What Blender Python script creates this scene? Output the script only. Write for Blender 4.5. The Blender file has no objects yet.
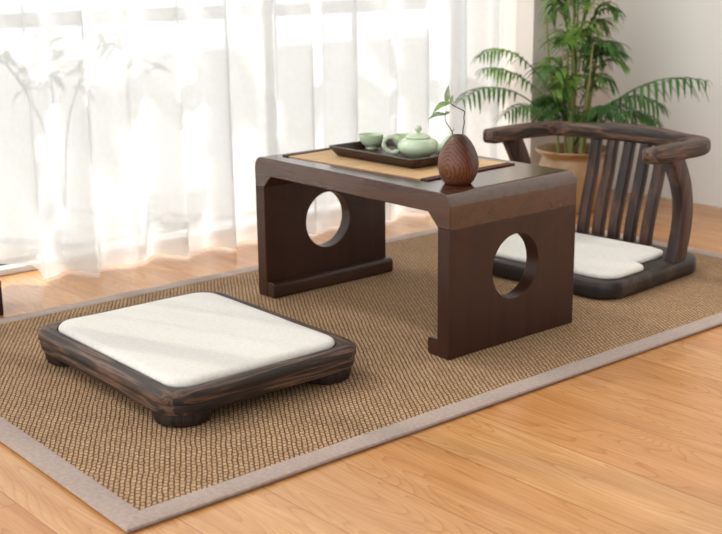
import bpy, bmesh, math, random
from mathutils import Vector, Matrix, noise
random.seed(7)
PI = math.pi
C = bpy.context.scene.collection
sc = bpy.context.scene

# ------------------------------------------------------------------ helpers
def hexc(h):
    h = h.lstrip('#')
    v = [int(h[i:i+2], 16)/255 for i in (0, 2, 4)]
    return tuple([(c/12.92 if c <= .04045 else ((c+.055)/1.055)**2.4) for c in v] + [1.0])

def mesh_obj(name, verts, faces, mat, parent=None, smooth=True, bevel=0, loc=(0, 0, 0), bevseg=3, subsurf=0, angle=35, bevsel=None):
    me = bpy.data.meshes.new(name)
    me.from_pydata([tuple(v) for v in verts], [], faces)
    bm = bmesh.new(); bm.from_mesh(me)
    bmesh.ops.remove_doubles(bm, verts=bm.verts, dist=1e-6)
    bmesh.ops.recalc_face_normals(bm, faces=bm.faces)
    if smooth:
        for f in bm.faces: f.smooth = True
        for e in bm.edges:
            if len(e.link_faces) == 2 and e.calc_face_angle(0) > math.radians(angle): e.smooth = False
    bm.to_mesh(me); bm.free()
    me.materials.append(mat)
    o = bpy.data.objects.new(name, me); C.objects.link(o)
    o.location = loc
    if parent: o.parent = parent
    if bevel and bevsel:
        at = me.attributes.new('bevel_weight_edge', 'FLOAT', 'EDGE')
        for e in me.edges:
            at.data[e.index].value = 1.0 if bevsel(me.vertices[e.vertices[0]].co, me.vertices[e.vertices[1]].co) else 0.0
    if bevel:
        b = o.modifiers.new('bevel', 'BEVEL'); b.width = bevel; b.segments = bevseg
        b.limit_method = 'WEIGHT' if bevsel else 'ANGLE'; b.angle_limit = math.radians(30); b.harden_normals = False
    if subsurf:
        s = o.modifiers.new('sub', 'SUBSURF'); s.levels = subsurf; s.render_levels = subsurf
    return o

def tag(o, label=None, cat=None, group=None, kind=None):
    if label: o['label'] = label
    if cat: o['category'] = cat
    if group: o['group'] = group
    if kind: o['kind'] = kind
    return o

def thing(name, label, cat, loc=(0, 0, 0), rz=0, group=None):
    o = bpy.data.objects.new(name, None); C.objects.link(o)
    o.location = loc; o.rotation_euler = (0, 0, rz); o.empty_display_size = .05
    return tag(o, label, cat, group)

def copy_tree(o, parent=None):
    kids = list(o.children)
    c = o.copy(); C.objects.link(c)
    if parent: c.parent = parent
    for k in kids: copy_tree(k, c)
    return c

def box(x0, x1, y0, y1, z0, z1):
    v = [(x, y, z) for x in (x0, x1) for y in (y0, y1) for z in (z0, z1)]
    f = [(0, 1, 3, 2), (4, 6, 7, 5), (0, 4, 5, 1), (2, 3, 7, 6), (0, 2, 6, 4), (1, 5, 7, 3)]
    return v, f

def merge(parts):
    V, Fc = [], []
    for v, f in parts:
        n = len(V); V += list(v); Fc += [tuple(i+n for i in q) for q in f]
    return V, Fc

def prism_y(pts, y0, y1):            # polygon in x,z extruded along y
    n = len(pts)
    V = [(x, y0, z) for x, z in pts] + [(x, y1, z) for x, z in pts]
    Fc = [tuple(range(n)), tuple(range(2*n-1, n-1, -1))]
    Fc += [(i, (i+1) % n, n+(i+1) % n, n+i) for i in range(n)]
    return V, Fc

def lathe(prof, n=48, close_bottom=True, close_top=False):
    V, Fc = [], []
    for r, z in prof:
        for k in range(n):
            a = 2*PI*k/n; V.append((r*math.cos(a), r*math.sin(a), z))
    for i in range(len(prof)-1):
        for k in range(n):
            k2 = (k+1) % n
            Fc.append((i*n+k, i*n+k2, (i+1)*n+k2, (i+1)*n+k))
    if close_bottom: Fc.append(tuple(range(n))[::-1])
    if close_top: Fc.append(tuple((len(prof)-1)*n+k for k in range(n)))
    return V, Fc

def loft(loops, cap0=True, cap1=True):
    n = len(loops[0]); V, Fc = [], []
    for l in loops: V += [tuple(p) for p in l]
    for i in range(len(loops)-1):
        for k in range(n):
            k2 = (k+1) % n
            Fc.append((i*n+k, i*n+k2, (i+1)*n+k2, (i+1)*n+k))
    if cap0: Fc.append(tuple(range(n))[::-1])
    if cap1: Fc.append(tuple((len(loops)-1)*n+k for k in range(n)))
    return V, Fc

def rrect(hx, hy, r, seg=8, z=0, cx=0, cy=0, sub=6):
    pts = []
    r = min(r, hx-.001, hy-.001)
    cs = [(hx-r, hy-r, 0), (-hx+r, hy-r, 90), (-hx+r, -hy+r, 180), (hx-r, -hy+r, 270)]
    arcs = []
    for x, y, a0 in cs:
        arcs.append([(x+r*math.cos(math.radians(a0+90*i/seg)), y+r*math.sin(math.radians(a0+90*i/seg))) for i in range(seg+1)])
    for i in range(4):
        pts += arcs[i]
        a, b = arcs[i][-1], arcs[(i+1) % 4][0]
        for k in range(1, sub):
            t = k/sub; pts.append((a[0]*(1-t)+b[0]*t, a[1]*(1-t)+b[1]*t))
    return [(x+cx, y+cy, z) for x, y in pts]

def catmull(P, per=8, closed=False):
    P = [Vector(p) for p in P]; n = len(P); out = []
    rng = range(n) if closed else range(n-1)
    for i in rng:
        p0 = P[i-1] if (i > 0 or closed) else P[0]*2-P[1]
        p1 = P[i]; p2 = P[(i+1) % n]
        p3 = P[(i+2) % n] if (closed or i+2 < n) else P[-1]*2-P[-2]
        for k in range(per):
            t = k/per
            out.append(.5*((2*p1)+(p2-p0)*t+(2*p0-5*p1+4*p2-p3)*t*t+(3*p1-p0-3*p2+p3)*t**3))
    if not closed: out.append(P[-1].copy())
    return out

def sweep(path, section, up=Vector((0, 0, 1)), scale=None, cap=True, twist=None):
    """section(i,t)->list of (a,b); a along side, b along up-ish"""
    loops = []; n = len(path)
    for i, p in enumerate(path):
        t = (path[min(i+1, n-1)]-path[max(i-1, 0)]).normalized()
        side = t.cross(up)
        if side.length < 1e-4: side = Vector((1, 0, 0))
        side.normalize(); u = side.cross(t).normalized()
        sec = section(i/(n-1))
        loops.append([p+side*a+u*b for a, b in sec])
    return loft(loops, cap, cap)

def circ(r, n=10): return [(r*math.cos(2*PI*k/n), r*math.sin(2*PI*k/n)) for k in range(n)]
def sq(w, h, r, seg=3):
    return [(x, y) for x, y, z in rrect(w, h, r, seg, sub=1)]
def tube(path, r0, r1=None, n=8, up=Vector((0.1, 0.05, 1))):
    r1 = r0 if r1 is None else r1
    return sweep([Vector(p) for p in path], lambda t: circ(r0+(r1-r0)*t, n), up)

# ------------------------------------------------------------------ materials
def newmat(name):
    m = bpy.data.materials.new(name); m.use_nodes = True
    nt = m.node_tree; nt.nodes.clear()
    out = nt.nodes.new('ShaderNodeOutputMaterial'); b = nt.nodes.new('ShaderNodeBsdfPrincipled')
    nt.links.new(b.outputs[0], out.inputs[0])
    return m, nt, b
def N(nt, t, **kw):
    n = nt.nodes.new(t)
    for k, v in kw.items():
        if k in n.inputs: n.inputs[k].default_value = v
        else: setattr(n, k, v)
    return n
def ramp(nt, fac, stops):
    r = nt.nodes.new('ShaderNodeValToRGB'); e = r.color_ramp.elements
    while len(e) < len(stops): e.new(.5)
    for i, (p, c) in enumerate(stops): e[i].position = p; e[i].color = hexc(c) if isinstance(c, str) else c
    nt.links.new(fac, r.inputs[0]); return r
def coords(nt, scale=(1, 1, 1), rot=(0, 0, 0), kind='Object', loc=(0, 0, 0)):
    tc = nt.nodes.new('ShaderNodeTexCoord'); mp = nt.nodes.new('ShaderNodeMapping')
    nt.links.new(tc.outputs[kind], mp.inputs[0])
    mp.inputs['Scale'].default_value = scale; mp.inputs['Rotation'].default_value = rot; mp.inputs['Location'].default_value = loc
    return mp.outputs[0]
def bump(nt, b, h, strength=.3, dist=.001):
    n = N(nt, 'ShaderNodeBump', Strength=strength, Distance=dist)
    nt.links.new(h, n.inputs['Height']); nt.links.new(n.outputs[0], b.inputs['Normal']); return n

def wood(name, dark, mid, light, axis='x', rough=.4, spec=.5, scale=1.0, bmp=.25, coat=0.0, ring=30, bdist=.001):
    m, nt, b = newmat(name)
    s = {'x': (2.4, 34, 34), 'y': (34, 2.4, 34), 'z': (34, 34, 2.4)}[axis]
    s = tuple(v*scale for v in s)
    co = coords(nt, s)
    n1 = N(nt, 'ShaderNodeTexNoise', Scale=1.0, Detail=4.0, Roughness=.5, Distortion=.35)
    nt.links.new(co, n1.inputs['Vector'])
    mu = N(nt, 'ShaderNodeMath', operation='MULTIPLY'); mu.inputs[1].default_value = ring/4
    nt.links.new(n1.outputs['Fac'], mu.inputs[0])
    fr = N(nt, 'ShaderNodeMath', operation='PINGPONG'); fr.inputs[1].default_value = 1.0
    nt.links.new(mu.outputs[0], fr.inputs[0])
    fine = N(nt, 'ShaderNodeTexNoise', Scale=9.0, Detail=4.0, Roughness=.6)
    nt.links.new(co, fine.inputs['Vector'])
    mix = N(nt, 'ShaderNodeMix', data_type='FLOAT'); mix.inputs[0].default_value = .45
    nt.links.new(fr.outputs[0], mix.inputs[2]); nt.links.new(fine.outputs['Fac'], mix.inputs[3])
    r = ramp(nt, mix.outputs[0], [(.15, dark), (.5, mid), (.85, light)])
    nt.links.new(r.outputs[0], b.inputs['Base Color'])
    b.inputs['Roughness'].default_value = rough; b.inputs['Specular IOR Level'].default_value = spec
    b.inputs['Coat Weight'].default_value = coat; b.inputs['Coat Roughness'].default_value = .2
    bump(nt, b, mix.outputs[0], bmp, bdist)
    return m

M = {}
M['table_x'] = wood('table_wood_long', '#29170f', '#392116', '#4d2f20', 'x', .17, .55, bmp=.005, ring=7, coat=.2)
M['table_z'] = wood('table_wood_upright', '#24120b', '#301910', '#3e2216', 'z', .40, .35, bmp=.05, ring=6)
M['table_y'] = wood('table_wood_rail', '#22130d', '#301a11', '#402417', 'y', .38, .4, bmp=.05, ring=8)
M['burnt_x'] = wood('charred_wood_x', '#150e0b', '#35261d', '#73533f', 'x', .55, .45, 1.7, .7, ring=26, bdist=.0015)
M['burnt_y'] = wood('charred_wood_y', '#150e0b', '#35261d', '#73533f', 'y', .55, .45, 1.7, .7, ring=26, bdist=.0015)
M['burnt_z'] = wood('charred_wood_z', '#150c09', '#2d1b14', '#54372a', 'z', .42, .45, .9, .5, ring=20, bdist=.0015)
M['burnt_seat'] = wood('charred_wood_seat', '#15100d', '#261d19', '#4a3a30', 'x', .42, .5, .7, .5, ring=18, bdist=.0012)
M['foot'] = wood('charred_wood_foot', '#120d0a', '#241a15', '#3a2b23', 'z', .6, .3, 1.4, .6, ring=20, bdist=.0015)
M['tray'] = wood('tray_wood', '#1e100b', '#3a2016', '#5a3829', 'x', .4, .5, 1.6, .4, ring=18)

def linen(name, c1, c2, scale=900, rough=.95, bs=.25):
    m, nt, b = newmat(name)
    co = coords(nt)
    w1 = N(nt, 'ShaderNodeTexWave', Scale=scale/6.0, Distortion=1.5, bands_direction='X'); w1.inputs['Detail Scale'].default_value = 2
    w2 = N(nt, 'ShaderNodeTexWave', Scale=scale/6.0, Distortion=1.5, bands_direction='Y'); w2.inputs['Detail Scale'].default_value = 2
    for w in (w1, w2): nt.links.new(co, w.inputs['Vector'])
    mul = N(nt, 'ShaderNodeMath', operation='ADD'); nt.links.new(w1.outputs['Fac'], mul.inputs[0]); nt.links.new(w2.outputs['Fac'], mul.inputs[1])
    nz = N(nt, 'ShaderNodeTexNoise', Scale=120.0, Detail=4.0, Roughness=.7); nt.links.new(co, nz.inputs['Vector'])
    r = ramp(nt, nz.outputs['Fac'], [(.3, c1), (.7, c2)])
    nt.links.new(r.outputs[0], b.inputs['Base Color'])
    b.inputs['Roughness'].default_value = rough; b.inputs['Specular IOR Level'].default_value = .1
    b.inputs['Sheen Weight'].default_value = .15
    ad = N(nt, 'ShaderNodeMath', operation='ADD'); nt.links.new(mul.outputs[0], ad.inputs[0]); nt.links.new(nz.outputs['Fac'], ad.inputs[1])
    bump(nt, b, ad.outputs[0], bs, .0006)
    return m
M['cushion'] = linen('natural_linen', '#dad5cc', '#e8e3da')
M['binding'] = linen('rug_binding_cloth', '#9d897d', '#b4a195', 700, .9, .4)

def rug_mat():
    m, nt, b = newmat('woven_sisal')
    a = math.radians(148)
    co = coords(nt, (1, 1, 1), (0, 0, -a))
    # slight waviness of the ribs
    nz = N(nt, 'ShaderNodeTexNoise', Scale=14.0, Detail=2.0); nt.links.new(co, nz.inputs['Vector'])
    sub = N(nt, 'ShaderNodeVectorMath', operation='SCALE'); sub.inputs['Scale'].default_value = .006
    nt.links.new(nz.outputs['Color'], sub.inputs[0])
    nzb = N(nt, 'ShaderNodeTexNoise', Scale=85.0, Detail=2.0); nt.links.new(co, nzb.inputs['Vector'])
    sb2 = N(nt, 'ShaderNodeVectorMath', operation='SCALE'); sb2.inputs['Scale'].default_value = .0060; nt.links.new(nzb.outputs['Color'], sb2.inputs[0])
    ad0 = N(nt, 'ShaderNodeVectorMath', operation='ADD'); nt.links.new(co, ad0.inputs[0]); nt.links.new(sb2.outputs[0], ad0.inputs[1])
    add = N(nt, 'ShaderNodeVectorMath', operation='ADD'); nt.links.new(ad0.outputs[0], add.inputs[0]); nt.links.new(sub.outputs[0], add.inputs[1])
    br = N(nt, 'ShaderNodeTexBrick', Scale=1.0); nt.links.new(add.outputs[0], br.inputs['Vector'])
    br.inputs['Color1'].default_value = hexc('#bd9a74'); br.inputs['Color2'].default_value = hexc('#cdac86')
    br.inputs['Mortar'].default_value = hexc('#6f523b')
    br.inputs['Mortar Size'].default_value = .0021; br.inputs['Mortar Smooth'].default_value = .9
    br.inputs['Brick Width'].default_value = .0125; br.inputs['Row Height'].default_value = .0088
    big = N(nt, 'ShaderNodeTexNoise', Scale=160.0, Detail=5.0, Roughness=.8); nt.links.new(co, big.inputs['Vector'])
    r = ramp(nt, big.outputs['Fac'], [(.3, '#b09a80'), (.65, '#ffffff')])
    mx = N(nt, 'ShaderNodeMix', data_type='RGBA', blend_type='MULTIPLY'); mx.inputs[0].default_value = .6
    nt.links.new(br.outputs['Color'], mx.inputs[6]); nt.links.new(r.outputs[0], mx.inputs[7])
    nt.links.new(mx.outputs[2], b.inputs['Base Color'])
    b.inputs['Roughness'].default_value = .85; b.inputs['Specular IOR Level'].default_value = .2
    inv = N(nt, 'ShaderNodeMath', operation='SUBTRACT'); inv.inputs[0].default_value = 1.0; nt.links.new(br.outputs['Fac'], inv.inputs[1])
    ad = N(nt, 'ShaderNodeMath', operation='MULTIPLY_ADD'); ad.inputs[1].default_value = .5
    nt.links.new(big.outputs['Fac'], ad.inputs[0]); nt.links.new(inv.outputs[0], ad.inputs[2])
    bump(nt, b, ad.outputs[0], .9, .0022)
    return m
M['rug'] = rug_mat()

def floor_mat():
    m, nt, b = newmat('oak_floor')
    co = coords(nt, (1, 1, 1), (0, 0, math.radians(-1)))
    br = N(nt, 'ShaderNodeTexBrick', Scale=1.0, offset=.37); nt.links.new(co, br.inputs['Vector'])
    br.inputs['Color1'].default_value = (0, 0, 0, 1); br.inputs['Color2'].default_value = (1, 1, 1, 1); br.inputs['Mortar'].default_value = (.5, .5, .5, 1)
    br.inputs['Mortar Size'].default_value = .0012; br.inputs['Mortar Smooth'].default_value = .3
    br.inputs['Brick Width'].default_value = 2.1; br.inputs['Row Height'].default_value = .162; br.inputs['Bias'].default_value = 0.0
    # shift grain per plank
    off = N(nt, 'ShaderNodeVectorMath', operation='SCALE'); off.inputs['Scale'].default_value = 7.0
    nt.links.new(br.outputs['Color'], off.inputs[0])
    st = N(nt, 'ShaderNodeVectorMath', operation='MULTIPLY'); st.inputs[1].default_value = (1.5, 11, 1)
    nt.links.new(co, st.inputs[0])
    ad = N(nt, 'ShaderNodeVectorMath', operation='ADD'); nt.links.new(st.outputs[0], ad.inputs[0]); nt.links.new(off.outputs[0], ad.inputs[1])
    n1 = N(nt, 'ShaderNodeTexNoise', Scale=1.0, Detail=1.5, Roughness=.4, Distortion=.5); nt.links.new(ad.outputs[0], n1.inputs['Vector'])
    mu = N(nt, 'ShaderNodeMath', operation='MULTIPLY'); mu.inputs[1].default_value = 24.0; nt.links.new(n1.outputs['Fac'], mu.inputs[0])
    pp = N(nt, 'ShaderNodeMath', operation='FRACT'); nt.links.new(mu.outputs[0], pp.inputs[0])
    pw = N(nt, 'ShaderNodeMath', operation='POWER'); pw.inputs[1].default_value = 5.0; nt.links.new(pp.outputs[0], pw.inputs[0])
    st2 = N(nt, 'ShaderNodeVectorMath', operation='MULTIPLY'); st2.inputs[1].default_value = (12, 260, 1); nt.links.new(co, st2.inputs[0])
    n2 = N(nt, 'ShaderNodeTexNoise', Scale=1.0, Detail=4.0, Roughness=.7); nt.links.new(st2.outputs[0], n2.inputs['Vector'])
    st3 = N(nt, 'ShaderNodeVectorMath', operation='MULTIPLY'); st3.inputs[1].default_value = (1.2, 5, 1); nt.links.new(ad.outputs[0], st3.inputs[0])
    n3 = N(nt, 'ShaderNodeTexNoise', Scale=.6, Detail=3.0, Roughness=.6); nt.links.new(st3.outputs[0], n3.inputs['Vector'])
    base = ramp(nt, n3.outputs['Fac'], [(.3, '#bf8850'), (.55, '#cc9a62'), (.75, '#d6a672')])
    g = N(nt, 'ShaderNodeMix', data_type='RGBA', blend_type='MULTIPLY')
    gr = ramp(nt, pw.outputs[0], [(.0, '#ffffff'), (1., '#cfa680')])
    gf = N(nt, 'ShaderNodeMath', operation='MULTIPLY'); gf.inputs[1].default_value = 1.0; nt.links.new(n2.outputs['Fac'], gf.inputs[0])
    nt.links.new(gf.outputs[0], g.inputs[0]); nt.links.new(base.outputs[0], g.inputs[6]); nt.links.new(gr.outputs[0], g.inputs[7])
    g2 = N(nt, 'ShaderNodeMix', data_type='RGBA', blend_type='MULTIPLY'); g2.inputs[0].default_value = .35
    fr = ramp(nt, n2.outputs['Fac'], [(.35, '#d8b48c'), (.6, '#ffffff')])
    nt.links.new(g.outputs[2], g2.inputs[6]); nt.links.new(fr.outputs[0], g2.inputs[7])
    g3 = N(nt, 'ShaderNodeMix', data_type='RGBA', blend_type='MULTIPLY'); g3.inputs[7].default_value = hexc('#a9713f')
    k = N(nt, 'ShaderNodeMath', operation='MULTIPLY'); k.inputs[1].default_value = .55; nt.links.new(br.outputs['Fac'], k.inputs[0])
    nt.links.new(k.outputs[0], g3.inputs[0]); nt.links.new(g2.outputs[2], g3.inputs[6])
    # plank tone
    pt = ramp(nt, br.outputs['Color'], [(0, '#f0dcc6'), (1, '#ffffff')])
    g4 = N(nt, 'ShaderNodeMix', data_type='RGBA', blend_type='MULTIPLY'); g4.inputs[0].default_value = .8
    nt.links.new(g3.outputs[2], g4.inputs[6]); nt.links.new(pt.outputs[0], g4.inputs[7])
    nt.links.new(g4.outputs[2], b.inputs['Base Color'])
    b.inputs['Roughness'].default_value = .27; b.inputs['Specular IOR Level'].default_value = .6
    inv = N(nt, 'ShaderNodeMath', operation='SUBTRACT'); inv.inputs[0].default_value = 1.0; nt.links.new(br.outputs['Fac'], inv.inputs[1])
    bump(nt, b, inv.outputs[0], .25, .001)
    return m
M['floor'] = floor_mat()

def plain(name, c, rough=.6, spec=.4, noise_amt=0, c2=None, scale=20, coat=0, metal=0, bs=0, trans=0):
    m, nt, b = newmat(name)
    co = coords(nt)
    nz = N(nt, 'ShaderNodeTexNoise', Scale=float(scale), Detail=3.0); nt.links.new(co, nz.inputs['Vector'])
    r = ramp(nt, nz.outputs['Fac'], [(.35, c), (.65, c2 or c)])
    nt.links.new(r.outputs[0], b.inputs['Base Color'])
    b.inputs['Roughness'].default_value = rough; b.inputs['Specular IOR Level'].default_value = spec
    b.inputs['Coat Weight'].default_value = coat; b.inputs['Metallic'].default_value = metal
    if bs: bump(nt, b, nz.outputs['Fac'], bs, .002)
    return m
M['wall'] = plain('painted_wall', '#e6e4dc', .3, .4, c2='#e8e6df', scale=3)
M['pier'] = plain('painted_wall_warm', '#e0d4ca', .6, .3, c2='#e2d8cf', scale=3)
M['frame'] = plain('white_window_frame', '#f2f2f0', .4, .4, c2='#ededea')
M['gap_shade'] = plain('grey_gap_shade', '#4a4640', .6, .3, c2='#514c45')
M['paving'] = plain('pale_terrace_paving', '#b9b6ae', .8, .2, c2='#c4c1b9', scale=6)
M['celadon'] = plain('celadon_glaze', '#b9c9a6', .22, .5, c2='#c0cfae', scale=12, coat=.4)
M['pot'] = plain('glazed_pot', '#8f6a40', .35, .5, c2='#b99262', scale=7, coat=.3, bs=.1)
M['soil'] = plain('dark_soil', '#1f150e', .95, .1, c2='#35261a', scale=90, bs=.6)
M['twig'] = plain('twig_bark', '#2a1c14', .8, .2, c2='#4a3426', scale=200, bs=.5)
M['cane'] = plain('palm_cane', '#7a8248', .5, .3, c2='#9a8a55', scale=30)
M['trunk'] = plain('tree_bark', '#5b5148', .9, .1, c2='#73675b', scale=25, bs=.5)
M['mat_end'] = plain('placemat_binding', '#4a2f29', .8, .2, c2='#58382f', scale=200, bs=.3)

def leaf_mat(name, c1, c2, scale=8, transl=.35):
    m = bpy.data.materials.new(name); m.use_nodes = True; nt = m.node_tree; nt.nodes.clear()
    out = nt.nodes.new('ShaderNodeOutputMaterial')
    b = nt.nodes.new('ShaderNodeBsdfPrincipled'); b.inputs['Roughness'].default_value = .4; b.inputs['Specular IOR Level'].default_value = .4
    tr = nt.nodes.new('ShaderNodeBsdfTranslucent')
    nz = N(nt, 'ShaderNodeTexNoise', Scale=float(scale), Detail=2.0); nt.links.new(coords(nt), nz.inputs['Vector'])
    r = ramp(nt, nz.outputs['Fac'], [(.35, c1), (.65, c2)])
    nt.links.new(r.outputs[0], b.inputs['Base Color']); nt.links.new(r.outputs[0], tr.inputs['Color'])
    mx = nt.nodes.new('ShaderNodeMixShader'); mx.inputs[0].default_value = transl
    nt.links.new(b.outputs[0], mx.inputs[1]); nt.links.new(tr.outputs[0], mx.inputs[2]); nt.links.new(mx.outputs[0], out.inputs[0])
    return m
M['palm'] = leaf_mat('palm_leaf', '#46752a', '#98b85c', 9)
M['palm_dark'] = leaf_mat('palm_leaf_dark', '#2c5224', '#5b8440', 9, .25)  # deeper green variant mixed in among the fronds
M['sprig'] = leaf_mat('sprig_leaf', '#7f9a72', '#a3b596', 60)
M['sprig_bright'] = leaf_mat('sprig_leaf_bright', '#88a55c', '#a0b877', 60)
M['outleaf'] = leaf_mat('garden_leaf', '#7f8a70', '#9aa48a', 5, .3)

def curtain_mat(name, transp, col='#e5e6e6'):
    m = bpy.data.materials.new(name); m.use_nodes = True; nt = m.node_tree; nt.nodes.clear()
    out = nt.nodes.new('ShaderNodeOutputMaterial')
    d = nt.nodes.new('ShaderNodeBsdfDiffuse'); d.inputs[0].default_value = hexc(col)
    t = nt.nodes.new('ShaderNodeBsdfTranslucent'); t.inputs[0].default_value = hexc(col)
    tp = nt.nodes.new('ShaderNodeBsdfTransparent')
    m1 = nt.nodes.new('ShaderNodeMixShader'); m1.inputs[0].default_value = .55
    nt.links.new(d.outputs[0], m1.inputs[1]); nt.links.new(t.outputs[0], m1.inputs[2])
    lw = nt.nodes.new('ShaderNodeLayerWeight'); lw.inputs[0].default_value = .5
    # threads close up when the cloth is seen edge-on; a fine weave varies the openness
    co = coords(nt, (1, 1, 1))
    nz = N(nt, 'ShaderNodeTexNoise', Scale=60.0, Detail=3.0); nt.links.new(co, nz.inputs['Vector'])
    mr = N(nt, 'ShaderNodeMapRange'); mr.inputs[1].default_value = 0; mr.inputs[2].default_value = 1
    mr.inputs[3].default_value = transp; mr.inputs[4].default_value = 0.0
    nt.links.new(lw.outputs['Facing'], mr.inputs[0])
    mm = N(nt, 'ShaderNodeMath', operation='MULTIPLY'); nt.links.new(mr.outputs[0], mm.inputs[0])
    ma = N(nt, 'ShaderNodeMapRange'); ma.inputs[3].default_value = .85; ma.inputs[4].default_value = 1.15
    nt.links.new(nz.outputs['Fac'], ma.inputs[0]); nt.links.new(ma.outputs[0], mm.inputs[1])
    m2 = nt.nodes.new('ShaderNodeMixShader'); nt.links.new(mm.outputs[0], m2.inputs[0])
    nt.links.new(m1.outputs[0], m2.inputs[1]); nt.links.new(tp.outputs[0], m2.inputs[2])
    nt.links.new(m2.outputs[0], out.inputs[0])
    return m
M['curtain'] = curtain_mat('sheer_voile', .30)
M['hem'] = curtain_mat('sheer_voile_hem', .20, '#e2e1dd')

def glass_mat():
    m = bpy.data.materials.new('window_glass'); m.use_nodes = True; nt = m.node_tree; nt.nodes.clear()
    out = nt.nodes.new('ShaderNodeOutputMaterial')
    tp = nt.nodes.new('ShaderNodeBsdfTransparent'); tp.inputs[0].default_value = (.96, .97, .97, 1)
    g = nt.nodes.new('ShaderNodeBsdfGlossy'); g.inputs['Roughness'].default_value = .02
    mx = nt.nodes.new('ShaderNodeMixShader'); mx.inputs[0].default_value = .04
    nt.links.new(tp.outputs[0], mx.inputs[1]); nt.links.new(g.outputs[0], mx.inputs[2])
    nt.links.new(mx.outputs[0], out.inputs[0]); return m
M['glass'] = glass_mat()

def bamboo_mat():
    m, nt, b = newmat('bamboo_placemat')
    co = coords(nt)
    w = N(nt, 'ShaderNodeTexWave', Scale=110.0, Distortion=.3, bands_direction='X'); nt.links.new(co, w.inputs['Vector'])
    nz = N(nt, 'ShaderNodeTexNoise', Scale=80.0, Detail=3.0); nt.links.new(coords(nt, (1, .1, 1)), nz.inputs['Vector'])
    r = ramp(nt, nz.outputs['Fac'], [(.3, '#c39b68'), (.7, '#d6b282')])
    mx = N(nt, 'ShaderNodeMix', data_type='RGBA', blend_type='MULTIPLY'); mx.inputs[0].default_value = .5
    r2 = ramp(nt, w.outputs['Fac'], [(0, '#a58258'), (.4, '#ffffff')])
    nt.links.new(r.outputs[0], mx.inputs[6]); nt.links.new(r2.outputs[0], mx.inputs[7]); nt.links.new(mx.outputs[2], b.inputs['Base Color'])
    b.inputs['Roughness'].default_value = .6
    bump(nt, b, w.outputs['Fac'], .3, .0008); return m
M['bamboo'] = bamboo_mat()

def vase_mat():
    m, nt, b = newmat('turned_wood_vase')
    # growth rings around an axis pointing at the broad face of the vase
    co = coords(nt, (1, 1, .82), (0, 0, 0), loc=(-.02, .036, -.034))
    nz = N(nt, 'ShaderNodeTexNoise', Scale=22.0, Detail=2.0); nt.links.new(co, nz.inputs['Vector'])
    sc_ = N(nt, 'ShaderNodeVectorMath', operation='SCALE'); sc_.inputs['Scale'].default_value = .020; nt.links.new(nz.outputs['Color'], sc_.inputs[0])
    ad = N(nt, 'ShaderNodeVectorMath', operation='ADD'); nt.links.new(co, ad.inputs[0]); nt.links.new(sc_.outputs[0], ad.inputs[1])
    ln = N(nt, 'ShaderNodeVectorMath', operation='LENGTH'); nt.links.new(ad.outputs[0], ln.inputs[0])
    mu = N(nt, 'ShaderNodeMath', operation='MULTIPLY'); mu.inputs[1].default_value = 135.0; nt.links.new(ln.outputs['Value'], mu.inputs[0])
    fr = N(nt, 'ShaderNodeMath', operation='FRACT'); nt.links.new(mu.outputs[0], fr.inputs[0])
    fine = N(nt, 'ShaderNodeTexNoise', Scale=160.0, Detail=4.0, Roughness=.7); nt.links.new(co, fine.inputs['Vector'])
    mx = N(nt, 'ShaderNodeMix', data_type='FLOAT'); mx.inputs[0].default_value = .68
    nt.links.new(fr.outputs[0], mx.inputs[2]); nt.links.new(fine.outputs['Fac'], mx.inputs[3])
    r = ramp(nt, mx.outputs[0], [(.2, '#8c5535'), (.5, '#64381f'), (.8, '#2c1810')])
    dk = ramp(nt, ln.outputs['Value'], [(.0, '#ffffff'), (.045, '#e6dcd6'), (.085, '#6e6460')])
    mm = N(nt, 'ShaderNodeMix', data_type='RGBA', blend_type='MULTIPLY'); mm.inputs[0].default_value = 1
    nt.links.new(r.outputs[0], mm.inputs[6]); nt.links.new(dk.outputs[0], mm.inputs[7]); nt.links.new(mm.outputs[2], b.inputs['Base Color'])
    b.inputs['Roughness'].default_value = .4; b.inputs['Specular IOR Level'].default_value = .5
    bump(nt, b, mx.outputs[0], .5, .0008); return m
M['vase'] = vase_mat()

# ------------------------------------------------------------------ room
FZ = -.009                                   # floor height; the rug's top is z = 0
YW = 1.815; XP = -1.03; YP = 1.395
floor = tag(mesh_obj('floor', *box(-1.44, 3.2, -3.4, 2.4, FZ-.1, FZ), M['floor'], smooth=False), kind='structure')
wr = tag(mesh_obj('wall_right', *box(-1.44, 3.2, YW, YW+.12, FZ, 2.9), M['wall'], smooth=False), kind='structure')
wb = tag(mesh_obj('wall_back', *merge([box(-1.44, XP, YP, YW, FZ, 2.9), box(-1.44, -1.34, -3.4, YP, 2.55, 2.9), box(-1.44, -1.34, -3.4, -2.2, FZ, 2.55)]), M['pier'], smooth=False), kind='structure')

# window: bottom track, posts, transom, glass
win = bpy.data.objects.new('window_1', None); C.objects.link(win); tag(win, kind='structure')
fr = [box(-1.43, -1.345, -2.2, YP, FZ, FZ+.018), box(-1.43, -1.37, -2.2, YP, 2.49, 2.55), box(-1.42, -1.38, -2.2, YP, .655, .695)]
for y in (-2.19, -1.0, .55, 1.365): fr.append(box(-1.43, -1.375, y-.025, y+.025, FZ+.018, 2.49))
mesh_obj('window_frame', *merge(fr), M['frame'], win, smooth=False, bevel=.003)
mesh_obj('sill_gap_shade', *box(-1.4, -1.392, -1.2, -.28, FZ+.018, FZ+.032), M['gap_shade'], win, smooth=False)  # dark strip coloured as the shade in the gap below the sliding pane
mesh_obj('window_pane', *box(-1.405, -1.401, -2.2, YP, FZ+.03, 2.5), M['glass'], win, smooth=False)

terr = tag(mesh_obj('terrace_ground', *box(-9, -1.45, -8, 9, -.16, -.06), M['paving'], smooth=False), kind='structure')

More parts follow.
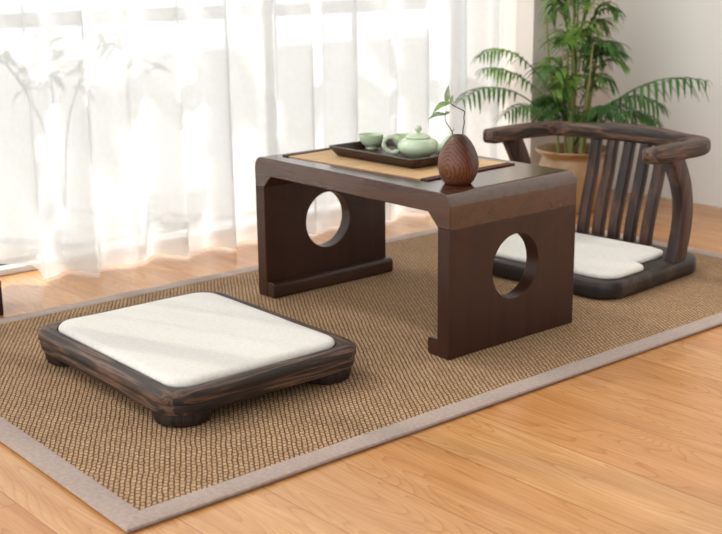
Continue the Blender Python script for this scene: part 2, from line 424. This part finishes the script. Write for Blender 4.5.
# ------------------------------------------------------------------ rug
rx0, rx1, ry0, ry1 = -.937, .230, -.892, 1.222
rug = thing('area_rug', 'brown woven sisal rug with mauve cloth border lying on the oak floor', 'rug')
bw = .046
mesh_obj('woven_field', *box(rx0+bw*.6, rx1-bw*.6, ry0+bw*.6, ry1-bw*.6, FZ+.0005, -.0012), M['rug'], rug, smooth=False)
def border(x0, y0, x1, y1, inward):
    # a folded cloth strip with rounded outer edge, mitred at its ends
    d = Vector((x1-x0, y1-y0, 0)).normalized(); inw = Vector(inward)
    sec = [(.005, FZ+.0003), (.0035, FZ+.004), (0, -.0045), (0, -.0030), (.0012, -.0008), (.004, 0.0002), (bw-.003, 0.0002), (bw, -.0006), (bw, -.0022)]
    a = Vector((x0, y0, 0)); b = Vector((x1, y1, 0)); n = 60
    loops = []
    for k in range(n+1):
        t = k/n
        loops.append([])
        for off, z in sec:
            p = a+d*off + (b-a-d*2*off)*t + inw*off
            w = .0012*noise.noise(Vector((p.x*3, p.y*3, 0)))
            loops[-1].append(Vector((p.x, p.y, z))+inw*w)
    return loft(loops)
for a in [(rx1, ry0, rx1, ry1, (-1, 0, 0)), (rx0, ry0, rx0, ry1, (1, 0, 0)), (rx0, ry0, rx1, ry0, (0, 1, 0)), (rx0, ry1, rx1, ry1, (0, -1, 0))]:
    mesh_obj('cloth_border', *border(*a), M['binding'], rug)

# ------------------------------------------------------------------ tea table
L, W, H = .693, .400, .3553
tab = thing('tea_table', 'low dark walnut tea table with round cut-outs in its side panels', 'table')
TP, TS, CH, R = .036, .045, .030, .026
def corner(cx, cz, r, a0, a1, n=8): return [(cx+r*math.cos(math.radians(a0+(a1-a0)*k/n)), cz+r*math.sin(math.radians(a0+(a1-a0)*k/n))) for k in range(n+1)]
zj = H-TS-CH
prof = [(0, zj), (0, H-R-.0015)] + corner(-R, H-R, R, 0, 90) + [(-R-.0015, H), (-L+R+.0015, H)] + corner(-L+R, H-R, R, 90, 180) + [(-L, H-R-.0015), (-L, zj), (-L+TP, zj), (-L+TP+CH, H-TS), (-TP-CH, H-TS), (-TP, zj)]
top = mesh_obj('table_top', *prism_y(prof, 0, W), M['table_x'], tab, bevel=.0020, angle=25, bevsel=lambda a, b: abs(a.y-b.y) < 1e-5)
def panel(x0, x1, yc, zc, r):
    n = 96; z0, z1 = 0.0, zj
    circ_, out = [], []
    for k in range(n):
        a = 2*PI*k/n; c, s = math.cos(a), math.sin(a)
        circ_.append((yc+r*c, zc+r*s))
        ts = []
        if c > 1e-9: ts.append((W-yc)/c)
        if c < -1e-9: ts.append((0-yc)/c)
        if s > 1e-9: ts.append((z1-zc)/s)
        if s < -1e-9: ts.append((z0-zc)/s)
        t = min(ts); out.append([yc+t*c, zc+t*s])
    for cy, cz in ((0, z0), (0, z1), (W, z0), (W, z1)):        # pull nearest ring points into the corners
        k = min(range(n), key=lambda i: (out[i][0]-cy)**2+(out[i][1]-cz)**2); out[k] = [cy, cz]
    V = [(x0, y, z) for y, z in circ_]+[(x0, y, z) for y, z in out]+[(x1, y, z) for y, z in circ_]+[(x1, y, z) for y, z in out]
    Fc = []
    for k in range(n):
        j = (k+1) % n
        Fc += [(k, j, n+j, n+k), (2*n+k, 3*n+k, 3*n+j, 2*n+j), (k, 2*n+k, 2*n+j, j), (n+k, n+j, 3*n+j, 3*n+k)]
    return V, Fc
psel = lambda a, b: abs(a.x-b.x) < 1e-6 and (((a.yz-Vector((.2025, .170))).length < .0735 and (b.yz-Vector((.2025, .170))).length < .0735) or (min(abs(a.y), abs(a.y-W)) < 1e-5 and abs(a.y-b.y) < 1e-5) or (a.z < 1e-5 and b.z < 1e-5))
mesh_obj('side_panel', *panel(-TP, 0, .2025, .170, .0725), M['table_z'], tab, bevel=.0018, bevsel=psel)
mesh_obj('side_panel', *panel(-L, -L+TP, .2025, .170, .0725), M['table_z'], tab, bevel=.0018, bevsel=psel)
def rail(x_in, x_out):
    s = 1 if x_out > x_in else -1
    p = [(x_in, 0), (x_out-s*.004, 0), (x_out, .004), (x_out, .029)] + [(x_out-s*(.009-.009*math.cos(a)), .029+.009*math.sin(a)) for a in (.4, .8, 1.2, 1.57)] + [(x_in, .038)]
    return prism_y(p, .001, W-.001)
mesh_obj('foot_rail', *rail(-TP, -.0667), M['table_y'], tab, bevel=.002)
mesh_obj('foot_rail', *rail(-L+TP, -L+.0667), M['table_y'], tab, bevel=.002)

# placemat
pm = thing('placemat', 'tan bamboo placemat with dark brown ends lying on the tea table', 'placemat', (-.400, .226, H), math.radians(3))
mesh_obj('mat_body', *box(-.226, .226, -.165, .126, .0003, .0022), M['bamboo'], pm, smooth=False)
for s in (-1, 1):
    x0, x1 = sorted((s*.225, s*.249))
    mesh_obj('end_binding', *box(x0, x1, -.166, .127, .0003, .0032), M['mat_end'], pm, smooth=False, bevel=.0008)

# tray
ty = thing('tea_tray', 'dark brown wooden tray holding the teapot and cups', 'tray', (-.405, .226, H+.0036), math.radians(1))
hx, hy, rr = .150, .098, .012
def L_(dx, z, r=None): return rrect(hx+dx, hy+dx, (r or rr)+dx*.5, 5, z, sub=8)
base = loft([L_(-.016, 0), L_(-.012, .0008), L_(-.004, .011), L_(.004, .0220), L_(.003, .0238), L_(-.002, .0240), L_(-.005, .0225), L_(-.012, .0075), L_(-.016, .0062)])
mesh_obj('tray_body', *base, M['tray'], ty)
TZ = H+.0036+.0064

# teapot
tp = thing('teapot', 'pale green celadon teapot standing on the wooden tray', 'teapot', (-.355, .240, TZ), 0)
body = [(.0, .0), (.026, .0), (.028, .0015), (.030, .004), (.040, .009), (.0478, .017), (.0500, .025), (.0482, .033), (.0425, .040), (.033, .0445), (.0285, .0455), (.0275, .0460)]
mesh_obj('pot_body', *lathe(body[1:], 56, True, True), M['celadon'], tp)
lid = mesh_obj('lid', *lathe([(.0285, .0462), (.0300, .0470), (.0300, .0482), (.0255, .0512), (.017, .0548), (.008, .0572), (.0045, .0582)], 40, True, True), M['celadon'], tp)
mesh_obj('knob', *lathe([(.0040, .0578), (.0048, .0600), (.0075, .0635), (.0085, .0675), (.0075, .0712), (.0045, .0740), (.0012, .0750)], 24, True, True), M['celadon'], lid)
hp = catmull([(.044, 0, .038), (.056, 0, .0455), (.071, 0, .0455), (.081, 0, .037), (.083, 0, .025), (.076, 0, .014), (.062, 0, .0085), (.046, 0, .0125)], 6)
hdir = Matrix.Rotation(math.radians(218), 3, 'Z')     # handle points to the photo's left
sdir = Matrix.Rotation(math.radians(38), 3, 'Z')
hp = [hdir @ p for p in hp]
def hsec(t):
    r = .0048+.0010*math.sin(t*PI*6)**2
    return circ(r, 10)
hup = hdir @ Vector((0, 1, 0))
mesh_obj('handle', *sweep(hp, hsec, hup), M['celadon'], tp)
spp = [sdir @ p for p in catmull([(.040, 0, .020), (.055, 0, .024), (.066, 0, .034), (.073, 0, .046), (.081, 0, .054)], 6)]
mesh_obj('spout', *sweep(spp, lambda t: circ(.0145-.0085*t**.8, 14), sdir @ Vector((0, 1, 0))), M['celadon'], tp)

# cups
def cup(label, x, y, src=[None]):
    if src[0] is None:
        t = thing('tea_cup', label, 'cup', (x, y, TZ), 0, 'celadon tea cups')
        pr = [(.0145, 0), (.0150, .0006), (.0142, .0045), (.0150, .0060), (.0225, .0110), (.0275, .0190), (.0300, .0290), (.0312, .0350), (.0310, .0358), (.0300, .0352), (.0285, .0290), (.0255, .0195), (.0195, .0120), (.010, .0090), (.001, .0085)]
        mesh_obj('bowl', *lathe(pr, 48, True, True), M['celadon'], t)
        src[0] = t; return t
    t = copy_tree(src[0]); t['label'] = label; t.location = (x, y, TZ); return t
cup('pale green celadon tea cup left of the teapot on the tray', -.531, .243)
cup('pale green celadon tea cup mostly hidden behind the teapot', -.462, .292)

# vase with sprig
VX, VY = -.079, .101
va = thing('bud_vase', 'egg-shaped brown turned wood vase with growth rings on the table corner', 'vase', (VX, VY, H))
vp = [(.0255, 0), (.0285, .0012), (.0345, .009), (.0400, .020), (.0430, .032), (.0438, .042), (.0428, .053), (.0395, .066), (.0340, .079), (.0265, .091), (.0185, .1005), (.0135, .1042), (.0120, .1048), (.0095, .1042), (.0090, .095), (.0085, .080)]
mesh_obj('vase_body', *lathe(vp, 56, True, True), M['vase'], va)
sp = thing('leafy_sprig', 'thin dark twigs with small grey green leaves standing in the wooden vase', 'sprig', (VX, VY, H+.082))
rt = Vector((.6435, .7654, 0)); fwd = Vector((-.7654, .6435, 0))
def RP(a, z, d=0): return rt*a+Vector((0, 0, z))+fwd*d           # a along the table's diagonal, z up
def pth(L_): return catmull([RP(*q) for q in L_], 4)
s1 = pth([(.004, 0), (.0088, .022), (.0095, .036), (.0118, .048), (.0108, .060), (.0128, .0705), (.0080, .0745), (-.0010, .0790, .002), (-.0100, .0836, .003), (-.0160, .0880, .004)])
s2 = pth([(-.003, 0), (-.0125, .026), (-.0165, .035), (-.0270, .0500), (-.0290, .061, -.002), (-.0275, .072, -.003), (-.0270, .0840, -.003)])
NU = Vector((.3, -.9, .2))
mesh_obj('twig', *tube(s1, .0014, .0009, 6, NU), M['twig'], sp)
mesh_obj('twig', *tube(s2, .0013, .0006, 6, NU), M['twig'], sp)
mesh_obj('twig', *tube(pth([(-.0140, .0300), (-.0100, .0335), (-.0110, .0365)]), .0009, .0005, 5, NU), M['twig'], sp)
def leaf(p0, p1, w, mat, parent, bend=.15, nrm=None, name='leaf', n=7):
    p0, p1 = Vector(p0), Vector(p1); d = p1-p0; ln = d.length; d.normalize()
    nrm = nrm or Vector((.3, -.5, .8)); side = d.cross(nrm).normalized(); u = side.cross(d).normalized()
    V, Fc = [], []
    for i in range(n+1):
        t = i/n; ww = w*math.sin(PI*min(1, t*1.02+.02)**.8)*(1-.2*t)
        c = p0+d*ln*t+u*ln*bend*math.sin(PI*t)
        V += [c-side*ww+u*ww*.35, c, c+side*ww+u*ww*.35]
    for i in range(n):
        for k in (0, 1):
            a = i*3+k; Fc.append((a, a+1, a+4, a+3))
    return V, Fc
def sleaf(a, b, w, mat, bend=.12, nrm=None):
    o = mesh_obj('leaf', *leaf(RP(*a), RP(*b), w, mat, sp, bend, nrm), mat, sp); return o
NF = Vector((.64, -.55, .3)); NG = Vector((.5, -.45, .75))
sleaf((-.0262, .0900, .000), (-.0217, .1280, .006), .0068, M['sprig'], .14, NF)
mesh_obj('twig', *tube(pth([(-.0270, .0830, -.003), (-.0255, .0870, -.002), (-.0262, .0905, .000)]), .0007, .0006, 5, NU), M['twig'], sp)
sleaf((-.0165, .0880, .004), (-.0125, .1080, .006), .0042, M['sprig'], .1, NF)
sleaf((-.0175, .0895, .004), (-.0575, .0665, -.008), .0078, M['sprig_bright'], .22, NG)
sleaf((-.0280, .0655, -.003), (-.0680, .0545, -.010), .0068, M['sprig'], .22, NG)
sleaf((-.0280, .0660, -.003), (-.0170, .0705, .008), .0042, M['sprig'], .1, NG)
sleaf((-.0170, .0885, .004), (-.0360, .0860, .012), .0056, M['sprig_bright'], .1, NG)
sleaf((-.0160, .0880, .004), (-.0080, .0930, -.008), .0046, M['sprig_bright'], .1, NG)
sleaf((-.0280, .0650, -.003), (-.0420, .0665, .006), .0045, M['sprig_bright'], .1, NG)

# ------------------------------------------------------------------ floor cushion stool
def slab(hx, hy, r, prof, sub=10, seg=10):
    return loft([rrect(hx-i, hy-i, r-i*.6, seg, z, sub=sub) for i, z in prof])
def wob(o, amp=.0012, sc_=9):
    for v in o.data.vertices:
        n = noise.noise_vector(v.co*sc_); v.co += Vector((n.x, n.y, n.z*.5))*amp
    return o
def two_grain(o, hx, hy):        # boards of a frame: the grain follows each side
    o.data.materials.append(M['burnt_y'])
    for p in o.data.polygons:
        c = p.center
        if hx-abs(c.x) < hy-abs(c.y): p.material_index = 1
    return o
st = thing('floor_stool', 'low square charred-wood floor stool with a cream linen pad', 'stool', (-.321, -.426, 0), math.radians(0))
SHX, SHY = .290, .232
frm = slab(SHX, SHY, .062, [(.022, .0250), (.010, .0252), (.0055, .0275), (.0035, .0330), (.0030, .0400), (.0034, .0455), (.0040, .0475), (.0008, .0500), (.0, .0540), (.0, .0610), (.0022, .0665), (.0070, .0702), (.014, .0715), (.030, .0712), (.034, .0695), (.0355, .0650), (.06, .063)])
two_grain(wob(mesh_obj('frame', *frm, M['burnt_x'], st), .0016), SHX, SHY)
def pad(hx, hy, r, z0, h, n_in=10):
    pr = [(.004, z0), (.0008, z0+h*.18), (.0, z0+h*.4), (.0018, z0+h*.62), (.006, z0+h*.80), (.014, z0+h*.90), (.030, z0+h*.95), (.06, z0+h*.985), (.10, z0+h), (.15, z0+h*1.0)]
    return loft([rrect(hx-i, hy-i, max(r-i*.8, .012), 10, z, sub=14) for i, z in pr])
p_ = mesh_obj('seat_pad', *pad(SHX-.036, SHY-.036, .045, .0635, .0205), M['cushion'], st)
for v in p_.data.vertices:
    if v.co.z > .078: v.co.z += .0014*noise.noise(Vector((v.co.x*9, v.co.y*9, 2)))
fp = [(.049, 0), (.053, .002), (.0565, .010), (.0575, .018), (.056, .0262), (.054, .0272)]
for sx, sy in ((1, -1), (1, 1), (-1, -1), (-1, 1)):
    mesh_obj('foot', *lathe(fp, 36, True, True), M['foot'], st, loc=(sx*(SHX-.067), sy*(SHY-.066), 0))

# ------------------------------------------------------------------ legless chair
ch = thing('legless_chair', 'legless charred-wood floor chair with curved armrest and slatted back', 'chair', (-.338, .788, 0), math.radians(3.5))
BHX, BHY = .288, .222
bs = slab(BHX, BHY, .070, [(.016, 0), (.005, .0015), (.001, .006), (.0, .014), (.0, .020), (.0, .026), (.0005, .038), (.003, .0430), (.009, .0455), (.03, .046)])
o = wob(mesh_obj('seat_base', *bs, M['burnt_seat'], ch), .0012)
SB = .0458
# pad with a notch for each rear post
def notch_outline(i, z):
    fy, by, wx, nx, cr = -.192, .150, .268, .222, .050
    pts = [(0, fy), (.09, fy), (wx-cr, fy)]
    pts += [(wx-cr+cr*math.sin(a), fy+cr-cr*math.cos(a)) for a in (.35, .7, 1.05, 1.35, 1.57)]
    pts += [(wx, -.12), (wx, -.065), (wx-.002, -.045), (wx-.010, -.034), (nx+.020, -.028), (nx+.006, -.020), (nx, -.008), (nx+.001, .03), (nx+.001, .085), (nx-.003, .118), (nx-.016, .140), (nx-.05, by), (.08, by)]
    full = pts + [(0, by)] + [(-x, y) for x, y in reversed(pts[1:])]
    k = 1-i/.24
    return [(x*k, (y+.02)*k-.02, z) for x, y in full]
pd = loft([notch_outline(i, z) for i, z in [(.003, SB), (0, SB+.003), (.0, SB+.007), (.002, SB+.0105), (.006, SB+.0128), (.013, SB+.0145), (.025, SB+.0155), (.05, SB+.0162)]])
mesh_obj('seat_pad', *pd, M['cushion'], ch, angle=60)
# arm and back rail
def mirror(P): return P+[(-x, y, z) for x, y, z in reversed(P[:-1])]
half = [(-.262, -.042, .338), (-.265, .04, .338), (-.266, .12, .337), (-.260, .190, .336), (-.232, .243, .335), (-.170, .268, .334), (-.11, .276, .335), (-.075, .279, .338), (0, .281, .339)]
rp = catmull(mirror(half), 7)
def rsec(t):
    u = abs(t-.5)*2
    e = min(1, (1-u)/.022)
    k = .55+.45*math.sqrt(max(0, 1-(1-e)**2))
    crest = max(0, 1-(u/.36)**4) if u < .36 else 0
    w, h = .0275*k+.003*crest, .0200*k+.0035*crest
    return sq(w, h, min(w, h)*.62, 4)
ar = wob(mesh_obj('arm_rail', *sweep(rp, rsec), M['burnt_x'], ch, angle=50), .0010, 14)
ar.data.materials.append(M['burnt_y'])
for p in ar.data.polygons:
    if abs(p.center.x) > .225: p.material_index = 1
# slats
for k in range(5):
    x = -.1066+.0533*k
    bow = .010*abs(k-2)/2
    pp = catmull([(x, .208, SB-.012), (x*1.0, .212, .08), (x*1.01, .228, .15), (x*1.02, .248, .22), (x*1.03, .263-bow*.4, .28), (x*1.04, .275-bow*.5, .330)], 6)
    mesh_obj('back_slat', *sweep(pp, lambda t: sq(.0150, .0135-.0015*t, .004, 2), Vector((0, 1, 0))), M['burnt_z'], ch, angle=50)
# posts
for s in (-1, 1):
    pp = catmull([(s*.262, .106, SB-.012), (s*.262, .117, .075), (s*.264, .126, .13), (s*.265, .126, .19), (s*.265, .110, .25), (s*.265, .078, .305), (s*.265, .060, .330)], 6)
    mesh_obj('arm_post', *sweep(pp, lambda t: sq(.0165, .0285-.002*t, .005, 2), Vector((0, 1, 0))), M['burnt_z'], ch, angle=50)

# dark low furniture whose corner enters the photo at the left edge
ls = thing('low_stand', 'dark wooden low stand just entering the photo at its left edge', 'stand', (-1.076, -.612, FZ), math.radians(-2))
mesh_obj('stand_top', *box(-.09, .09, -.16, .060, .072, .088), M['table_x'], ls, smooth=False, bevel=.003)
for x in (-.075, .075):
    for y in (-.145, .045): mesh_obj('leg', *box(x-.0145, x+.0145, y-.0145, y+.0145, 0, .072), M['table_z'], ls, smooth=False, bevel=.002)

# ------------------------------------------------------------------ curtains
def xc(y): return -1.220+.095*max(0, (y+.4)/1.75) if y > -.4 else -1.220-.12*min(1, (-.4-y)/.25)
def curtain(label, y0, y1, seed, hemz, seam, phase=0, flare=0):
    rnd = random.Random(seed)
    root = thing('sheer_curtain', label, 'curtain', (0, 0, 0), 0, 'white sheer curtains')
    n = int((y1-y0)/.006); rows = [0, .02, .05, .074, .11, .2, .4, .7, 1.1, 1.7, 2.5]
    freqs = [(rnd.uniform(.95, 1.05), rnd.uniform(0, 6.28)) for _ in range(3)]
    def P(i, z):
        t = i/n; y = y0+(y1-y0)*t
        k = min(1, z/2.4)
        f1 = math.sin(2*PI*y/.150*freqs[0][0]+freqs[0][1]+phase)
        f2 = math.sin(2*PI*y/.093*freqs[1][0]+freqs[1][1]+1.2*math.sin(y*5))
        f3 = math.sin(2*PI*y/.061*freqs[2][0]+freqs[2][1])
        amp = 1-.35*k
        x = xc(y)+seam*math.exp(-((y+.075)/.07)**2)+amp*(.031*f1+.013*f2)+(.004+.004*k)*f3
        yy = y+.015*math.cos(2*PI*y/.150*freqs[0][0]+freqs[0][1]+phase)*amp
        yy += flare*(1-min(1, z/1.6))*t
        return Vector((x, yy, max(z, 0)+hemz(y)*max(0, 1-z/.3)))
    def sheet(zs, off=0):
        V, Fc = [], []
        for z in zs:
            for i in range(n+1):
                p = P(i, z); V.append((p.x+off, p.y, p.z))
        for r in range(len(zs)-1):
            for i in range(n): a = r*(n+1)+i; Fc.append((a, a+1, a+n+2, a+n+1))
        return V, Fc
    me = mesh_obj('drape', *sheet([.070]+rows[4:]), M['curtain'], root, angle=180)
    mesh_obj('hem', *sheet([.002, .02, .05, .0705]), M['hem'], root, angle=180)
    return root
c1 = curtain('left sheer white curtain panel, its gathered edge folding onto the floor', -2.1, -.080, 3, lambda y: -.004+.045*min(1, max(0, (-.34-y)/.05)), .030)
c2 = curtain('right sheer white curtain panel behind the tea table and vase', -.066, 1.375, 11, lambda y: -.004, -.020, .8)
rail_ = tag(mesh_obj('curtain_rail', *tube([(-1.33, -2.2, 2.515), (-1.29, -.4, 2.515), (-1.1, 1.36, 2.515)], .012, .012, 10), M['frame']), 'white curtain rail the sheer curtains hang from, above the window', 'curtain rail')

# ------------------------------------------------------------------ potted palm
PX, PY = -.862, 1.425
pl = thing('potted_palm', 'leafy green palm in a round tan pot behind the floor chair', 'plant', (PX, PY, FZ))
pp_ = [(.078, 0), (.088, .003), (.108, .050), (.119, .100), (.120, .135), (.113, .165), (.107, .180), (.109, .188), (.124, .200), (.128, .206), (.125, .211), (.115, .207), (.104, .192), (.098, .180)]
mesh_obj('pot', *lathe(pp_, 48, True, False), M['pot'], pl)
mesh_obj('soil', *lathe([(.103, .181), (.06, .187), (.02, .189), (.002, .190)], 32, False, True), M['soil'], pl)
rnd = random.Random(21)
def frond(base, ctrl, tip, leaf_len, nl, mat, droop=.5, start=.3, name='frond', spread=1.0):
    base, ctrl, tip = Vector(base), Vector(ctrl), Vector(tip)
    def B(t): return base*(1-t)**2+ctrl*2*t*(1-t)+tip*t*t
    path = [B(i/14) for i in range(15)]
    parts = [tube(path, .0032, .0010, 5)]
    for i in range(nl):
        t = start+(1-start)*(i+.5)/nl
        c = B(t); d = (B(min(1, t+.02))-B(t-.02)).normalized()
        side = d.cross(Vector((0, 0, 1)));
        if side.length < .05: side = Vector((rnd.uniform(-1, 1), rnd.uniform(-1, 1), 0))
        side.normalize()
        prof_ = math.sin(PI*(.18+.78*(i+.5)/nl))**.7
        for s in (-1, 1):
            ln = leaf_len*prof_*rnd.uniform(.8, 1.1)
            dr = droop*rnd.uniform(.7, 1.3)
            v = (side*s*spread+d*.75+Vector((0, 0, rnd.uniform(.0, .25)))).normalized()
            mid = c+v*ln*.5+Vector((0, 0, -dr*ln*.12))
            end = c+v*ln*.88+Vector((0, 0, -dr*ln*.62))
            w = ln*.038+.0018
            up_ = Vector((rnd.uniform(-.3, .3), rnd.uniform(-.3, .3), 1))
            sd = v.cross(up_).normalized()
            V = [c-sd*w*.25, c+sd*w*.25]; pts = [(c, .25), ((c+mid)/2+Vector((0, 0, .004)), .95), (mid, 1.0), (mid*.45+end*.55+Vector((0, 0, .003)), .7), (end, .05)]
            V = []; 
            for q, ww in pts: V += [q-sd*w*ww, q+Vector((0, 0, -w*.3)), q+sd*w*ww]
            Fc = []
            for k in range(4):
                for m_ in (0, 1): a = k*3+m_; Fc.append((a, a+1, a+4, a+3))
            parts.append((V, Fc))
    return mesh_obj(name, *merge(parts), mat, pl, angle=60)
def loc(w): return Vector(w)-Vector((PX, PY, FZ))
# canes
for k in range(9):
    a = 2*PI*k/9+.3; r = .018+.03*(k % 3)/2
    x, y = r*math.cos(a), r*math.sin(a); h = .30+.25*((k*5) % 9)/9
    mesh_obj('cane', *tube(catmull([(x, y, .175), (x*1.4, y*1.4, .155+h*.4), (x*1.9, y*1.9, .155+h*.7), (x*2.2, y*2.2, h+.155)], 5), .0055, .0035, 7), M['cane'], pl)
# specific long fronds seen in the photo
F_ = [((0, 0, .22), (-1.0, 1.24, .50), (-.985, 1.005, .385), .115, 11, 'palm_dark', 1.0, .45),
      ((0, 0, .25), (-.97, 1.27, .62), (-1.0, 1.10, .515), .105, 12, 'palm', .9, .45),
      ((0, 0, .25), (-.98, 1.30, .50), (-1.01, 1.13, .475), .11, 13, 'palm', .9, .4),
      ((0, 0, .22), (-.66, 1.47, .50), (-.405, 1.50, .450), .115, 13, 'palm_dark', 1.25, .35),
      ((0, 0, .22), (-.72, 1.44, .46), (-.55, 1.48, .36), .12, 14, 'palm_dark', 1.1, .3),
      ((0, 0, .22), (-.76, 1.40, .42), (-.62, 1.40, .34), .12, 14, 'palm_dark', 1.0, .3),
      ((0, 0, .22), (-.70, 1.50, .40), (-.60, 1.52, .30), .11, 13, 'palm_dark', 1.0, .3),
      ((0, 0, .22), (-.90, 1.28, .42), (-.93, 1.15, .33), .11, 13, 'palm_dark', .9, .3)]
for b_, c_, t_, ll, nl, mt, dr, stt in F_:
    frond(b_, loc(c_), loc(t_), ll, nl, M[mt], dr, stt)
# bushy column of younger fronds
for k in range(88):
    a = rnd.uniform(0, 2*PI); hz = .17+.62*(k/87)+rnd.uniform(-.03, .03)
    r0 = .03; b_ = Vector((r0*math.cos(a), r0*math.sin(a), hz+.05))
    rr_ = rnd.uniform(.07, .14)*(1.0 if hz < .45 else .8)
    lift = rnd.uniform(.06, .16)
    tip = b_+Vector((rr_*math.cos(a), rr_*math.sin(a), lift*.5))
    ctl = b_+Vector((rr_*.45*math.cos(a), rr_*.45*math.sin(a), lift*1.1))
    # keep the leaves off the pier and the wall
    tip.x = max(tip.x, XP+.06-PX); tip.y = min(tip.y, YW-.1-PY)
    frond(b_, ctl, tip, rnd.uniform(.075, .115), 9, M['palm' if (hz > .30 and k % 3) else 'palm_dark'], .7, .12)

# ------------------------------------------------------------------ outside the window
tr = thing('dapple_tree', 'unseen pale leafy tree outside the window, added to dapple the sunlight', 'tree', (-2.9, -.55, -.06))  # out of view; added so its leaves break up the sun
mesh_obj('trunk', *tube(catmull([(0, 0, 0), (.05, -.05, .7), (-.05, .05, 1.3), (0, 0, 2.0)], 6), .06, .03, 10), M['trunk'], tr)
rnd = random.Random(5)
parts = []
for k in range(75):
    th = rnd.uniform(0, 2*PI); ph = math.acos(rnd.uniform(-1, 1)); rad = rnd.uniform(.3, 1)**.5
    c = Vector((.55*rad*math.sin(ph)*math.cos(th)+.35, .95*rad*math.sin(ph)*math.sin(th)+.25, 1.95+.62*rad*math.cos(ph)))
    d = Vector((rnd.uniform(-1, 1), rnd.uniform(-1, 1), rnd.uniform(-.8, .3))).normalized()
    parts.append(leaf(c, c+d*rnd.uniform(.16, .26), .048, None, None, .1, Vector((rnd.uniform(-1, 1), rnd.uniform(-1, 1), 1.2)), n=4))
mesh_obj('crown', *merge(parts), M['outleaf'], tr)
sh = thing('garden_shrub', 'blurred arching shrub outside the window behind the left curtain', 'shrub', (-2.3, .25, -.06))
parts = []; br_ = []
for k in range(3):
    a = -.9+.75*k; pth_ = catmull([(0, 0, 0), (0, .08*a, .35), (.05, .30*a, .60), (.1, .62*a, .50+.05*(k % 2))], 6)
    br_.append(tube(pth_, .0045, .0025, 6))
    for p in pth_[8:]:
        for j in range(3):
            d = Vector((rnd.uniform(-1, 1), rnd.uniform(-1, 1), rnd.uniform(-.6, .6))).normalized()
            parts.append(leaf(p, p+d*.09, .016, None, None, .1, Vector((rnd.uniform(-1, 1), rnd.uniform(-1, 1), 1)), n=4))
mesh_obj('stems', *merge(br_), M['trunk'], sh); mesh_obj('leaves', *merge(parts), M['outleaf'], sh)

# ------------------------------------------------------------------ light
SKY_WEST, SKY_BASE, SKY_SOUTH = 2.6, .10, 2.5
SUN_AZ, SUN_EL = math.radians(22), math.radians(47)
d = Vector((math.cos(SUN_EL)*math.cos(SUN_AZ), math.cos(SUN_EL)*math.sin(SUN_AZ), -math.sin(SUN_EL)))
sl = bpy.data.lights.new('sun', 'SUN'); sl.energy = 6.3; sl.angle = math.radians(.8); sl.color = (1, .96, .90)
so = bpy.data.objects.new('sun', sl); C.objects.link(so); so.rotation_euler = d.to_track_quat('-Z', 'Y').to_euler()
w = bpy.data.worlds.new('sky'); sc.world = w; w.use_nodes = True; nt = w.node_tree; nt.nodes.clear()
out = nt.nodes.new('ShaderNodeOutputWorld'); bg = nt.nodes.new('ShaderNodeBackground')
tc = nt.nodes.new('ShaderNodeTexCoord'); sx = nt.nodes.new('ShaderNodeSeparateXYZ')
nt.links.new(tc.outputs['Generated'], sx.inputs[0])
def side(sock, a, b, hi, lo):
    mr = N(nt, 'ShaderNodeMapRange'); mr.interpolation_type = 'SMOOTHSTEP'
    mr.inputs[1].default_value = a; mr.inputs[2].default_value = b; mr.inputs[3].default_value = hi; mr.inputs[4].default_value = lo
    nt.links.new(sx.outputs[sock], mr.inputs[0]); return mr.outputs[0]
ads = N(nt, 'ShaderNodeMath', operation='ADD')
nt.links.new(side('X', -.45, .1, SKY_WEST, SKY_BASE), ads.inputs[0]); nt.links.new(side('Y', -.9, .1, SKY_SOUTH, 0), ads.inputs[1])
nt.links.new(ads.outputs[0], bg.inputs['Strength'])
bg.inputs['Color'].default_value = (.975, .982, 1, 1)
nt.links.new(bg.outputs[0], out.inputs[0])

# ------------------------------------------------------------------ camera
Fv = Vector((-0.7425016140926556, 0.6204976362468402, -0.2523371484381268))
Rv = Vector((0.643504238026474, 0.7653561948709762, -0.01149741773560572))
Uv = Vector((-0.18599367922531163, 0.17091687565803484, 0.9675710686577642))
cd = bpy.data.cameras.new('camera'); co_ = bpy.data.objects.new('camera', cd); C.objects.link(co_)
m = Matrix((Rv, Uv, -Fv)).transposed().to_4x4(); m.translation = Vector((1.6723283868225425, -1.6360882828669923, 0.8140048273312835))
co_.matrix_world = m
cd.sensor_fit = 'HORIZONTAL'; cd.sensor_width = 36; cd.lens = 1164.712/722*36; cd.clip_start = .05; cd.clip_end = 60
cd.dof.use_dof = True; cd.dof.focus_distance = 2.25; cd.dof.aperture_fstop = 5.2
sc.camera = co_
sc.view_settings.view_transform = 'Standard'; sc.view_settings.look = 'None'
sc.view_settings.gamma = 1; sc.view_settings.use_curve_mapping = False; sc.view_settings.exposure = -0.32
sc.cycles.use_denoising = True
sc.cycles.transparent_max_bounces = 24; sc.cycles.max_bounces = 10; sc.cycles.sample_clamp_indirect = 6
